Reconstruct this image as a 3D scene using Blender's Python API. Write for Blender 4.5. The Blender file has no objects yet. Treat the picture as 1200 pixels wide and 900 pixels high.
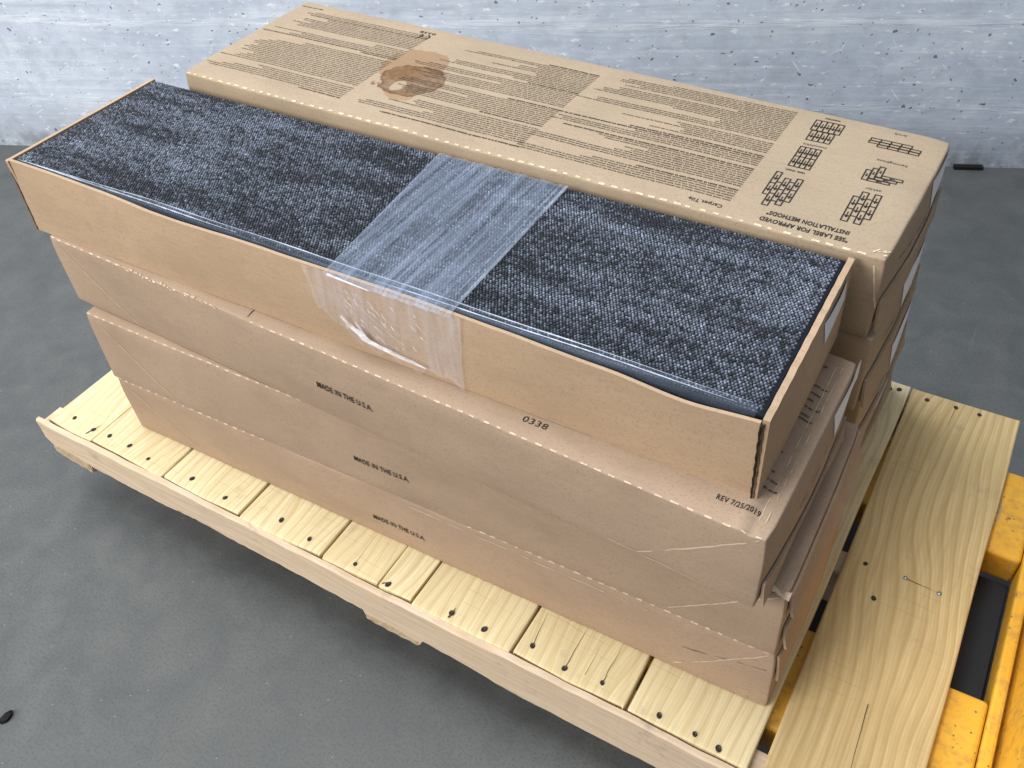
import bpy, bmesh, math, random
import numpy as np
from mathutils import Vector

sc = bpy.context.scene
C = sc.collection
random.seed(7); rng = np.random.default_rng(11)
ZF = 0.64                       # height of the tray rim above the floor (all box z values are relative to it)
rad = math.radians

# ---------------------------------------------------------------- camera, light, exposure
cd = bpy.data.cameras.new('camera'); cam = bpy.data.objects.new('camera', cd); C.objects.link(cam)
cam.location = (1.1425, -0.5662, 0.5805 + ZF)
cam.rotation_euler = (rad(46.1709), rad(3.126), rad(30.3796))
cd.sensor_width = 36; cd.lens = 1064.475 * 36 / 1200; cd.clip_start = .02; cd.clip_end = 100
sc.camera = cam
w = bpy.data.worlds.new('World'); sc.world = w; w.use_nodes = True
bg = w.node_tree.nodes['Background']; bg.inputs[0].default_value = (.86, .915, 1.0, 1); bg.inputs[1].default_value = .37
def area(name, loc, target, sx, sy, power, col):
    l = bpy.data.lights.new(name, 'AREA'); l.shape = 'RECTANGLE'; l.size = sx; l.size_y = sy; l.energy = power; l.color = col
    o = bpy.data.objects.new(name, l); C.objects.link(o); o.location = loc
    o.rotation_euler = (Vector(target) - Vector(loc)).to_track_quat('-Z', 'Y').to_euler(); return o
area('dock_door_light', (-1.6, -3.6, 2.6), (.4, .3, .3), 2.8, 2.2, 245, (1.0, .965, .91))
area('ceiling_light', (-.2, .1, 4.2), (.3, .4, 0), 2.6, 1.2, 165, (.93, .965, 1.0))
vs = sc.view_settings; vs.view_transform = 'Standard'; vs.look = 'None'; vs.exposure = 0; vs.gamma = 1; vs.use_curve_mapping = False

# ---------------------------------------------------------------- node helpers
class G:
    def __init__(s, name, rough=.7, spec=.3):
        s.m = bpy.data.materials.new(name); s.m.use_nodes = True; s.t = s.m.node_tree; s.n = s.t.nodes
        s.p = s.n['Principled BSDF']; s.p.inputs['Roughness'].default_value = rough; s.p.inputs['Specular IOR Level'].default_value = spec
        tc = s.n.new('ShaderNodeTexCoord'); s.obj = tc.outputs['Object']
    def l(s, a, b): s.t.links.new(a, b)
    def put(s, inp, v):
        if hasattr(v, 'is_output') or isinstance(v, bpy.types.NodeSocket): s.l(v, inp)
        else:
            if isinstance(v, tuple) and len(v) == 3 and inp.type == 'RGBA': v = (*v, 1)
            inp.default_value = v
    def seeded(s, amt=40):                       # object coords shifted per object
        oi = s.n.new('ShaderNodeObjectInfo'); m = s.math('MULTIPLY', oi.outputs['Random'], amt)
        v = s.n.new('ShaderNodeVectorMath'); v.operation = 'ADD'; s.l(s.obj, v.inputs[0])
        cx = s.n.new('ShaderNodeCombineXYZ'); s.l(m, cx.inputs[0]); s.l(m, cx.inputs[1]); s.l(cx.outputs[0], v.inputs[1]); return v.outputs[0]
    def map(s, vec, scale=(1, 1, 1), loc=(0, 0, 0), rot=(0, 0, 0)):
        n = s.n.new('ShaderNodeMapping'); s.l(vec, n.inputs[0]); n.inputs['Scale'].default_value = scale; n.inputs['Location'].default_value = loc; n.inputs['Rotation'].default_value = rot; return n.outputs[0]
    def noise(s, vec, scale, detail=3, rough=.55, dist=0):
        n = s.n.new('ShaderNodeTexNoise'); s.l(vec, n.inputs['Vector']); n.inputs['Scale'].default_value = scale; n.inputs['Detail'].default_value = detail; n.inputs['Roughness'].default_value = rough; n.inputs['Distortion'].default_value = dist; return n.outputs['Fac']
    def voro(s, vec, scale, feat='F1', rnd=1):
        n = s.n.new('ShaderNodeTexVoronoi'); n.feature = feat; s.l(vec, n.inputs['Vector']); n.inputs['Scale'].default_value = scale; n.inputs['Randomness'].default_value = rnd; return n
    def wave(s, vec, scale, dist=0, detail=2, dscale=1, typ='BANDS', d='X', prof='SIN'):
        n = s.n.new('ShaderNodeTexWave'); n.wave_type = typ; n.wave_profile = prof
        if typ == 'BANDS': n.bands_direction = d
        else: n.rings_direction = d
        s.l(vec, n.inputs['Vector']); n.inputs['Scale'].default_value = scale; n.inputs['Distortion'].default_value = dist; n.inputs['Detail'].default_value = detail; n.inputs['Detail Scale'].default_value = dscale; return n.outputs['Fac']
    def ramp(s, f, stops):
        n = s.n.new('ShaderNodeValToRGB'); s.l(f, n.inputs[0]); e = n.color_ramp.elements
        while len(e) < len(stops): e.new(.5)
        for k, (p, c) in enumerate(stops):
            e[k].position = p; e[k].color = (c, c, c, 1) if not isinstance(c, tuple) else (*c, 1)
        return n.outputs[0]
    def mix(s, f, a, b, mode='MIX'):
        n = s.n.new('ShaderNodeMix'); n.data_type = 'RGBA'; n.blend_type = mode
        s.put(n.inputs[0], f); s.put(n.inputs[6], a); s.put(n.inputs[7], b); return n.outputs[2]
    def math(s, op, a, b=0., clamp=False):
        n = s.n.new('ShaderNodeMath'); n.operation = op; n.use_clamp = clamp; s.put(n.inputs[0], a); s.put(n.inputs[1], b); return n.outputs[0]
    def sep(s, vec):
        n = s.n.new('ShaderNodeSeparateXYZ'); s.l(vec, n.inputs[0]); return n.outputs
    def bump(s, h, strength=.3, dist=.001, nrm=None):
        n = s.n.new('ShaderNodeBump'); s.l(h, n.inputs['Height']); n.inputs['Strength'].default_value = strength; n.inputs['Distance'].default_value = dist
        if nrm: s.l(nrm, n.inputs['Normal'])
        return n.outputs[0]
    def out(s, col=None, rough=None, nrm=None):
        if col is not None: s.put(s.p.inputs['Base Color'], col)
        if rough is not None: s.put(s.p.inputs['Roughness'], rough)
        if nrm is not None: s.l(nrm, s.p.inputs['Normal'])
        return s.m

def mat_card(name, base, stain=None):
    g = G(name, .78, .22); v = g.seeded()
    a = g.noise(v, 9, 4); b = g.noise(g.map(v, (34, 330, 330)), 1, 4, .65); c = g.noise(v, 330, 3)
    dark = tuple(x * .80 for x in base); lite = tuple(min(1, x * 1.13) for x in base)
    col = g.mix(g.ramp(a, [(.3, 0.), (.7, 1.)]), tuple(x * .89 for x in base), tuple(x * 1.07 for x in base))
    col = g.mix(g.ramp(b, [(.35, 0.), (.70, .5)]), col, lite)
    col = g.mix(g.ramp(c, [(.30, .8), (.47, 0.)]), col, dark)
    sm = g.noise(g.map(v, (3, 7, 7)), 2.3, 5, .65)                      # handling scuffs
    col = g.mix(g.ramp(sm, [(.52, 0.), (.72, .55)]), col, tuple(x * .80 for x in base))
    fl = g.voro(v, 130).outputs['Distance']
    col = g.mix(g.ramp(fl, [(.035, .65), (.07, 0.)]), col, tuple(x * .45 for x in base))
    if stain: col = stain(g, col)
    h = g.math('ADD', g.math('MULTIPLY', g.noise(g.map(v, (.6, 1, 1)), 60, 3), 1.), g.math('MULTIPLY', b, .5))
    return g.out(col, None, g.bump(h, .30, .0014))

def stain_top(g, col):
    # coffee ring on the printed lid; object origin of the lid body is given in world below
    n = g.n.new('ShaderNodeTexNoise'); n.inputs['Scale'].default_value = 38; n.inputs['Detail'].default_value = 4; g.l(g.obj, n.inputs['Vector'])
    def blob(cx, cy, rx, ry, edge, amp):
        s = g.sep(g.map(g.obj, (1 / rx, 1 / ry, 0), (-(cx - BT_O[0]) / rx, -(cy - BT_O[1]) / ry, 0)))
        d = g.math('SQRT', g.math('ADD', g.math('POWER', g.math('ABSOLUTE', s[0]), 2.), g.math('POWER', g.math('ABSOLUTE', s[1]), 2.)))
        d = g.math('ADD', d, g.math('MULTIPLY', g.math('SUBTRACT', n.outputs['Fac'], .5), amp))
        return d
    top = g.ramp(g.sep(g.obj)[2], [(.1, 0.), (.1001, 1.)])
    d2 = blob(.352, .437, .050, .053, 0, 1.1); d1 = blob(.378, .396, .050, .047, 0, .8); dh = blob(.370, .375, .010, .016, 0, .8); db = blob(.386, .352, .024, .014, 0, .9)
    halo = g.ramp(d2, [(.93, 1.), (1.0, 0.)])
    main = g.math('MULTIPLY', g.ramp(d1, [(.95, 1.), (1.0, 0.)]), g.ramp(dh, [(.95, 0.), (1.0, 1.)]))
    rim = g.math('MULTIPLY', g.ramp(d1, [(.86, 0.), (.95, 1.), (1.0, 0.)]), g.ramp(dh, [(.7, 0.), (1.0, 1.)]))
    sub = g.ramp(db, [(.9, .5), (1.0, 0.)])
    col = g.mix(g.math('MULTIPLY', halo, .55), col, (.245, .128, .047))
    col = g.mix(g.math('MULTIPLY', sub, 1.), col, (.27, .15, .06))
    inner = g.ramp(g.noise(g.obj, 120, 3), [(.35, .50), (.7, .85)])
    col = g.mix(g.math('MULTIPLY', main, inner), col, (.125, .055, .019))
    return g.mix(g.math('MULTIPLY', rim, .55), col, (.10, .042, .014))

# origin of the printed carton's body (needed by its stain)
BT_O = (.56, .41)
KR = (.405, .285, .175)
M = {}
M['card_tray'] = mat_card('kraft_tray', (0.4261, 0.3022, 0.1988))
M['card_a'] = mat_card('kraft_a', (0.3672, 0.2679, 0.1910))
M['card_b'] = mat_card('kraft_b', (0.3736, 0.2701, 0.1910))
M['card_c'] = mat_card('kraft_c', (0.3934, 0.2785, 0.1932))
M['card_back'] = mat_card('kraft_back', (0.3690, 0.2810, 0.1891))
M['card_print'] = mat_card('kraft_printed', (0.3658, 0.2821, 0.1939), stain_top)
g = G('torn_liner', .9, .1); M['torn'] = g.out(g.mix(g.ramp(g.noise(g.seeded(), 300, 2), [(.3, 0.), (.7, 1.)]), (.50, .385, .265), (.68, .56, .42)))
g = G('crease', .85, .15); M['crease'] = g.out((.60, .485, .36))
g = G('slit', .9, .1); M['slit'] = g.out((.035, .024, .016))
g = G('ink', .65, .25); M['ink'] = g.out((.022, .018, .017))
g = G('ink_small', .7, .2); M['ink2'] = g.out((.050, .036, .027))
g = G('corrugated_edge', .9, .1); M['edge'] = g.out(g.mix(g.ramp(g.noise(g.obj, 220, 2), [(.35, 0.), (.65, 1.)]), (.10, .065, .04), (.20, .135, .08)))
g = G('label_paper', .55, .35); M['paper'] = g.out(g.mix(g.ramp(g.wave(g.obj, 40, 0, 0, d='Z'), [(.80, 0.), (.86, .10)]), (.80, .81, .85), (.10, .10, .12)))

g = G('carpet_backing', .95, .05); M['backing'] = g.out((.013, .016, .024))
g = G('carpet_yarn', .62, .35); at = g.n.new('ShaderNodeAttribute'); at.attribute_name = 'Col'
g.p.inputs['Sheen Weight'].default_value = .25; g.p.inputs['Sheen Roughness'].default_value = .4
M['yarn'] = g.out(g.mix(g.ramp(g.noise(g.obj, 1400, 1), [(.3, .35), (.6, 0.)]), at.outputs['Color'], (.008, .009, .014)), None, g.bump(g.noise(g.obj, 1800, 1), .35, .0005))

def film(name, lo, hi, col, streak, white=1.0):
    g = G(name, .12, .5); v = g.obj
    n1 = g.noise(g.map(v, streak), 1, 4, .6); n2 = g.noise(g.map(v, (streak[0] * .22, streak[1] * .5, streak[2] * .5)), 1, 3)
    n3 = g.noise(v, 400, 1)
    f = g.math('MULTIPLY', g.ramp(n1, [(.3, lo), (.7, hi)]), g.ramp(n2, [(.35, .35), (.65, 1.0)]))
    f = g.math('MULTIPLY', f, g.ramp(n3, [(.2, .75), (.8, 1.15)]))
    g.p.inputs['Roughness'].default_value = .22; g.put(g.p.inputs['Base Color'], col)
    g.l(g.bump(g.math('ADD', n1, g.math('MULTIPLY', g.noise(v, 90, 3), .6)), .4, .002), g.p.inputs['Normal'])
    tr = g.n.new('ShaderNodeBsdfTransparent'); mx = g.n.new('ShaderNodeMixShader'); g.l(f, mx.inputs[0]); g.l(tr.outputs[0], mx.inputs[1]); g.l(g.p.outputs[0], mx.inputs[2])
    g.l(mx.outputs[0], g.n['Material Output'].inputs['Surface']); return g.m
M['film'] = film('stretch_film', .08, .30, (.40, .48, .64), (260, 6, 6))
M['film_front'] = film('stretch_film_front', .08, .20, (.78, .77, .86), (120, 20, 12))
M['film_white'] = film('stretch_film_bunched', .6, 1.0, (.93, .94, .98), (90, 90, 160))
M['film_line'] = film('stretch_film_fold', .12, .42, (.62, .69, .82), (60, 60, 60))
M['liner'] = film('liner_film', .02, .10, (.40, .50, .68), (8, 300, 40))
M['bead'] = film('liner_glint', .35, .95, (.78, .86, .98), (14, 60, 60))

def mat_wood(name, light, dark, ringy=.0, sat=1.0, axis='Y'):
    g = G(name, .68, .25); v = g.seeded(9)
    st = (1, .07, 1) if axis == 'Y' else (.07, 1, 1)
    vv = g.map(v, st)
    wob = g.noise(g.map(v, (2.2, .8, 2.2) if axis == 'Y' else (.8, 2.2, 2.2)), 2.2, 2)
    s = g.sep(v); ax = s[0] if axis == 'Y' else s[2]
    # plain-sawn grain: bands across the board that wander with a slow noise
    ph = g.math('ADD', g.math('MULTIPLY', ax, 1.), g.math('MULTIPLY', g.math('SUBTRACT', wob, .5), .16 if ringy != .02 else .10))
    cx = g.n.new('ShaderNodeCombineXYZ'); g.l(ph, cx.inputs[0])
    b1 = g.wave(cx.outputs[0], 19 if ringy < .015 or axis == 'X' else 24, 1.4, 4, 3.5, prof='SAW'); b2 = g.noise(g.map(vv, (150, 150, 150)), 1, 3)
    f = g.ramp(b1, [(.0, .0), (.45, .35), (.80, 1.), (1., .05)] if ringy == .02 else [(.0, .0), (.62, .28), (.9, 1.), (1., .12)])
    oi = g.n.new('ShaderNodeObjectInfo'); col = g.mix(f, light, dark); col = g.mix(g.math('MULTIPLY', g.math('FRACT', g.math('MULTIPLY', oi.outputs['Random'], 7.3)), .5), col, dark)
    fine = g.wave(cx.outputs[0], 71, 3.5, 4, 4., prof='SIN'); col = g.mix(g.ramp(fine, [(.45, 0.), (.85, .30)]), col, tuple(x * .86 for x in dark))
    col = g.mix(g.ramp(b2, [(.35, 0.), (.75, .52)]), col, tuple(x * .74 for x in dark))
    blot = g.noise(v, 4, 4, .6); col = g.mix(g.ramp(blot, [(.5, 0.), (.75, .35)]), col, tuple(x * .85 for x in dark))
    dirt = g.noise(v, 17 if axis == 'Y' else 11, 5, .7); col = g.mix(g.ramp(dirt, [(.60, 0.), (.76, .5)] if axis == 'Y' else [(.58, 0.), (.70, .6)]), col, (.26, .21, .15))
    saw = g.wave(g.map(v, (1, 1, 1), rot=(0, 0, .04)), 17 if axis == 'Y' else 9, 1.5, 1, d='Y' if axis == 'Y' else 'X')
    sl = g.math('MULTIPLY', g.ramp(saw, [(.97, 0.), (.995, 1.)]), g.ramp(g.noise(v, 11, 2), [(.52, 0.), (.70, .22)]))
    sl = sl if axis == 'Y' else g.math('MULTIPLY', sl, 0.)
    col = g.mix(sl, col, tuple(x * .5 for x in dark))
    h = g.math('ADD', g.math('MULTIPLY', f, -.35), g.math('ADD', g.math('MULTIPLY', b2, .5), g.math('MULTIPLY', sl, -2.)))
    return g.out(col, None, g.bump(h, .35, .0012))
M['pine'] = mat_wood('pale_pine', (.82, .725, .475), (.64, .50, .265))
M['pine_wide'] = mat_wood('tan_pine', (.69, .535, .285), (.49, .34, .145), .02)
M['pine_rail'] = mat_wood('rough_pine', (.76, .62, .47), (.62, .475, .33), .05, axis='X')
g = G('bark', .95, .1); M['bark'] = g.out(g.mix(g.noise(g.obj, 90, 4), (.30, .21, .12), (.62, .50, .35)), None, g.bump(g.noise(g.obj, 150, 3), .8, .004))
g = G('nail_steel', .5, .5); g.p.inputs['Metallic'].default_value = .6; M['nail'] = g.out((.045, .036, .030))
g = G('nail_bright', .35, .5); g.p.inputs['Metallic'].default_value = .9; M['nail2'] = g.out((.35, .36, .38))
g = G('split', .95, .05); M['split'] = g.out((.075, .045, .022))

def mat_yellow():
    g = G('yellow_paint', .42, .45); v = g.obj
    a = g.noise(v, 7, 4); b = g.noise(v, 55, 4, .7); c = g.voro(v, 85).outputs['Distance']
    col = g.mix(g.ramp(a, [(.3, 0.), (.7, 1.)]), (.66, .335, .022), (.78, .435, .040))
    col = g.mix(g.ramp(b, [(.48, 0.), (.66, .7)]), col, (.42, .225, .045))
    col = g.mix(g.ramp(c, [(.07, .9), (.14, 0.)]), col, (.09, .055, .025))
    sc_ = g.noise(g.map(v, (70, 7, 30), rot=(0, 0, .5)), 1, 3); col = g.mix(g.ramp(sc_, [(.62, 0.), (.70, .6)]), col, (.33, .27, .20))
    ch = g.noise(g.map(v, loc=(3, 1, 2)), 26, 6, .75); col = g.mix(g.ramp(ch, [(.63, 0.), (.66, .9)]), col, (.13, .10, .075))
    return g.out(col, g.ramp(b, [(.3, .38), (.7, .7)]), g.bump(g.math('ADD', b, g.math('MULTIPLY', ch, -.6)), .3, .001))
M['yellow'] = mat_yellow()
g = G('black_steel', .55, .4); M['blk'] = g.out(g.mix(g.noise(g.obj, 60, 4), (.010, .011, .013), (.017, .018, .021)))
g = G('black_rubber', .8, .2); M['rub'] = g.out((.012, .012, .013))
g = G('roller_nylon', .5, .4); M['nylon'] = g.out((.35, .33, .30))

def mat_floor():
    g = G('floor_concrete', .62, .35); v = g.obj
    a = g.noise(v, 1.6, 5, .6); b = g.noise(v, 14, 5, .65, .4); c = g.noise(v, 240, 2); d = g.voro(v, 42).outputs['Distance']
    col = g.mix(g.ramp(a, [(.3, 0.), (.7, 1.)]), (.093, .098, .097), (.122, .126, .122))
    col = g.mix(g.ramp(b, [(.36, .5), (.60, 0.)]), col, (.066, .071, .073))
    col = g.mix(g.ramp(b, [(.60, 0.), (.80, .5)]), col, (.135, .142, .145))
    col = g.mix(g.ramp(c, [(.3, .4), (.55, 0.)]), col, (.045, .050, .055))
    col = g.mix(g.ramp(d, [(.03, .8), (.055, 0.)]), col, (.26, .27, .28))
    s1 = g.noise(g.map(v, (40, 3, 1), rot=(0, 0, .6)), 1, 3); col = g.mix(g.ramp(s1, [(.72, 0.), (.80, .25)]), col, (.17, .18, .18))
    s2 = g.noise(g.map(v, (5, 60, 1), rot=(0, 0, .25)), 1, 3); col = g.mix(g.ramp(s2, [(.73, 0.), (.80, .2)]), col, (.035, .038, .040))
    h = g.math('ADD', b, g.math('MULTIPLY', c, .5))
    return g.out(col, g.ramp(b, [(.3, .50), (.7, .72)]), g.bump(h, .12, .0015))
M['floor'] = mat_floor()

def mat_wall():
    g = G('wall_concrete', .75, .25); v = g.obj        # local x along the wall, z up
    a = g.noise(g.map(v, (1, 1, 3.2)), 2.2, 5, .6); b = g.noise(v, 22, 5, .65)
    col = g.mix(g.ramp(a, [(.32, 0.), (.68, 1.)]), (.45, .515, .625), (.60, .67, .785))
    col = g.mix(g.ramp(b, [(.40, .42), (.56, 0.)]), col, (.40, .445, .52))
    # whitish form lines running along the wall
    z = g.sep(v)[2]
    warp = g.noise(g.map(v, (1.3, 1, 1)), 2, 3)
    zz = g.math('ADD', z, g.math('MULTIPLY', g.math('SUBTRACT', warp, .5), .05))
    cx = g.n.new('ShaderNodeCombineXYZ'); g.l(zz, cx.inputs[2])
    ln = g.noise(cx.outputs[0], 24, 2, .5)
    brk = g.noise(g.map(v, (5, 1, 60)), 1, 4, .65)
    f = g.math('MULTIPLY', g.ramp(ln, [(.46, 0.), (.70, 1.)]), g.ramp(brk, [(.40, 0.), (.56, 1.)]))
    col = g.mix(g.math('MULTIPLY', g.math('MULTIPLY', f, .95), g.ramp(g.noise(v, 3.1, 4, .6), [(.38, .1), (.62, 1.)])), col, (.80, .85, .92))
    st2 = g.noise(g.map(v, (3, 1, 45)), 1.0, 4, .7); col = g.mix(g.ramp(st2, [(.54, 0.), (.70, .45)]), col, (.36, .405, .48))
    cl = g.noise(g.map(v, (1, 1, 1.6), (5, 0, 3)), 6, 6, .7, .6); col = g.mix(g.ramp(cl, [(.50, 0.), (.72, .45)]), col, (.78, .83, .90)); col = g.mix(g.ramp(cl, [(.28, .5), (.44, 0.)]), col, (.37, .41, .48))
    # scratches and chips
    for (rz, sx, sz, seed, th) in ((.5, 12, 150, 3, .705), (-.9, 10, 140, 8, .715), (1.3, 16, 130, 15, .71)):
        s = g.noise(g.map(g.map(v, rot=(0, rz, 0), loc=(seed, 0, seed)), (sx, 1, sz)), 1, 2); col = g.mix(g.ramp(s, [(th, 0.), (th + .03, .85)]), col, (.82, .86, .90))
    fl = g.noise(g.map(v, (38, 1, 85), (4, 0, 2)), 1, 3); col = g.mix(g.ramp(fl, [(.62, 0.), (.67, .85)]), col, (.80, .84, .88))
    wv = g.map(g.map(v, (1, 1, 1.25)), loc=(.0, 0, 0))
    nz = g.n.new('ShaderNodeTexNoise'); nz.inputs['Scale'].default_value = 60; g.l(wv, nz.inputs['Vector'])
    ad = g.n.new('ShaderNodeVectorMath'); ad.operation = 'MULTIPLY_ADD'; g.l(nz.outputs['Color'], ad.inputs[0]); ad.inputs[1].default_value = (.02, .02, .02); g.l(wv, ad.inputs[2])
    pits = None
    for sc_, th in ((17, .075), (38, .11), (70, .13)):
        vo = g.voro(ad.outputs[0], sc_); r = g.ramp(vo.outputs['Distance'], [(th, 1.), (th + .03, 0.)])
        keep = g.ramp(g.sep(vo.outputs['Color'])[0], [(.76, 0.), (.78, 1.)])
        p = g.math('MULTIPLY', r, keep); pits = p if pits is None else g.math('MAXIMUM', pits, p)
    col = g.mix(g.math('MULTIPLY', pits, .75), col, (.075, .085, .11))
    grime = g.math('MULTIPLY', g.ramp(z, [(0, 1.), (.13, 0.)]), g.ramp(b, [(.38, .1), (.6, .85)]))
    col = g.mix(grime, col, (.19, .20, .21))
    h = g.math('ADD', g.math('MULTIPLY', b, .5), g.math('ADD', g.math('MULTIPLY', f, .4), g.math('MULTIPLY', pits, -2.)))
    return g.out(col, None, g.bump(h, .5, .004))
M['wall'] = mat_wall()

# ---------------------------------------------------------------- object helpers
def tag(o, label=None, cat=None, group=None, kind=None):
    for k, v in (('label', label), ('category', cat), ('group', group), ('kind', kind)):
        if v: o[k] = v
    return o
def thing(name, loc, label, cat, group=None):
    o = bpy.data.objects.new(name, None); C.objects.link(o); o.location = loc; o.empty_display_size = .05
    return tag(o, label, cat, group)
def mesh_obj(name, verts, faces, mat, parent=None, smooth=False, origin=None, mats=None, fm=None):
    """verts in world coordinates; the object's origin is `origin` (or its parent's place)"""
    o0 = Vector(origin) if origin is not None else (world_of(parent) if parent else Vector((0, 0, 0)))
    me = bpy.data.meshes.new(name); me.from_pydata([tuple(Vector(v) - o0) for v in verts], [], faces)
    if mat: me.materials.append(mat)
    if smooth: me.polygons.foreach_set('use_smooth', [True] * len(me.polygons))
    me.update()
    if smooth: me.set_sharp_from_angle(angle=rad(38))
    me.update(); o = bpy.data.objects.new(name, me); C.objects.link(o)
    if parent: o.parent = parent; o.location = o0 - world_of(parent)
    else: o.location = o0
    return o
def world_of(o):
    v = Vector(o.location)
    while o.parent: o = o.parent; v += o.location
    return v
def nz3(x, y, z, s):
    return (math.sin(7.1 * x + 3.3 * y + s) + math.sin(13.7 * x - 9.1 * y + 5 * z + 2.3 * s) * .6 + math.sin(29 * x + 17 * y + 23 * z + 4.1 * s) * .35 + math.sin(11 * y + 19 * z - 5 * x + s * 1.7) * .5) / 2.45
def grid_faces(nu, nv, off=0):
    return [(off + i * nv + j, off + (i + 1) * nv + j, off + (i + 1) * nv + j + 1, off + i * nv + j + 1) for i in range(nu - 1) for j in range(nv - 1)]
def sheet(fn, nu, nv, thick, direction):
    """a thick sheet: fn(u,v)->Vector; thickness goes along direction (Vector or fn)"""
    A = [Vector(fn(i / (nu - 1), j / (nv - 1))) for i in range(nu) for j in range(nv)]
    d = Vector(direction)
    Bv = [a + d * thick for a in A]; n = len(A)
    F = grid_faces(nu, nv); F2 = [tuple(n + k for k in reversed(f)) for f in F]; S = []
    for i in range(nu - 1):
        for j in (0, nv - 1):
            a, b = i * nv + j, (i + 1) * nv + j; S.append((b, a, n + a, n + b) if j == 0 else (a, b, n + b, n + a))
    for j in range(nv - 1):
        for i in (0, nu - 1):
            a, b = i * nv + j, i * nv + j + 1; S.append((a, b, n + b, n + a) if i == 0 else (b, a, n + a, n + b))
    return A + Bv, F + F2 + S
def fix_normals(o):
    bm = bmesh.new(); bm.from_mesh(o.data); bmesh.ops.recalc_face_normals(bm, faces=bm.faces); bm.to_mesh(o.data); bm.free(); return o
def box_mesh(x0, x1, y0, y1, z0, z1, bev=.002, seg=2):
    bm = bmesh.new(); bmesh.ops.create_cube(bm, size=1)
    for v in bm.verts: v.co = Vector((x0 + (v.co.x + .5) * (x1 - x0), y0 + (v.co.y + .5) * (y1 - y0), z0 + (v.co.z + .5) * (z1 - z0)))
    if bev: bmesh.ops.bevel(bm, geom=bm.edges[:], offset=bev, segments=seg, affect='EDGES', profile=.5)
    V = [v.co.copy() for v in bm.verts]; bm.verts.index_update(); F = [tuple(v.index for v in f.verts) for f in bm.faces]; bm.free(); return V, F
def tube(pts, r, n=6, closed=True):
    V = []; F = []
    for i, p in enumerate(pts):
        p = Vector(p); a = Vector(pts[max(0, i - 1)]); b = Vector(pts[min(len(pts) - 1, i + 1)]); t = (b - a).normalized()
        s = t.cross(Vector((0, 0, 1))); s = s.normalized() if s.length > 1e-5 else Vector((1, 0, 0)); u = s.cross(t)
        rr = r[i] if isinstance(r, (list, tuple)) else r
        for k in range(n): th = 2 * math.pi * k / n; V.append(p + (s * math.cos(th) + u * math.sin(th)) * rr)
    for i in range(len(pts) - 1):
        for k in range(n): F.append((i * n + k, i * n + (k + 1) % n, (i + 1) * n + (k + 1) % n, (i + 1) * n + k))
    F.append(tuple(range(n - 1, -1, -1))); F.append(tuple((len(pts) - 1) * n + k for k in range(n))); return V, F

# lettering: outline of the built-in typeface as triangles fitted into a box (w x h)
def glyphs(text, wd, ht, bold=0.0, shear=0.0):
    cu = bpy.data.curves.new('lettering', 'FONT'); cu.body = text; cu.size = 1; cu.offset = bold; cu.shear = shear; cu.space_character = 1.08; cu.resolution_u = 3; cu.fill_mode = 'FRONT'
    ob = bpy.data.objects.new('lettering', cu); C.objects.link(ob); bpy.context.view_layer.update()
    me = ob.evaluated_get(bpy.context.evaluated_depsgraph_get()).to_mesh()
    V = [(v.co.x, v.co.y) for v in me.vertices]; F = [tuple(p.vertices) for p in me.polygons]
    ob.evaluated_get(bpy.context.evaluated_depsgraph_get()).to_mesh_clear(); bpy.data.objects.remove(ob); bpy.data.curves.remove(cu)
    xs = [a for a, b in V]; x0, x1 = min(xs), max(xs); cap = .73
    return [((a - x0) / (x1 - x0) * wd, b / cap * ht) for a, b in V], F
def small_print(wd, ht, rg):
    """a line of print too small to read: rows of tiny letter-like strokes grouped in words"""
    V = []; F = []; x = 0.
    def q(x0, y0, x1, y1):
        n = len(V); V.extend([(x0, y0), (x1, y0), (x1, y1), (x0, y1)]); F.append((n, n + 1, n + 2, n + 3))
    cw = ht * .62; st = ht * .17
    while x < wd:
        for _ in range(rg.choice((2, 3, 4, 5, 6, 7, 8, 9))):
            if x > wd: break
            k = rg.random(); w_ = cw * (.82 if k < .9 else .45)
            if k < .55: q(x, 0, x + st, ht * .72); q(x + w_ - st, 0, x + w_, ht * .72); q(x + st, ht * .52 * rg.choice((0, 1, 1)), x + w_ - st, ht * (.52 * 1 + .2) if rg.random() < .5 else ht * .2)
            elif k < .75: q(x, 0, x + st, ht); q(x + st, ht * .3, x + w_, ht * .52); q(x + w_ - st, 0, x + w_, ht * .3)
            elif k < .9: q(x, 0, x + w_, ht * .2); q(x, ht * .52, x + w_, ht * .72); q(x, ht * .2, x + st, ht * .52)
            else: q(x, 0, x + st, ht)
            x += w_ + st * .75
        x += cw * .75
    return V, F

# ---------------------------------------------------------------- setting
def plane_z(name, pts, z, mat):
    o = mesh_obj(name, [(x, y, z) for x, y in pts], [tuple(range(len(pts)))], mat); tag(o, kind='structure'); return o
plane_z('floor', [(-9, -9), (9, -9), (9, 9), (-9, 9)], 0, M['floor'])
wang = math.atan2(1.725 - .680, 1.171 + 1.360)
wp = Vector((1.171, 1.725, 0)); wd_ = Vector((math.cos(wang), math.sin(wang), 0)); wn = Vector((-math.sin(wang), math.cos(wang), 0))
V, F = box_mesh(-7, 7, 0, .2, -.02, 3.2, .006, 2)
wall = mesh_obj('wall', V, F, M['wall']); wall.location = wp; wall.rotation_euler = (0, 0, wang); tag(wall, kind='structure')

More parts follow.
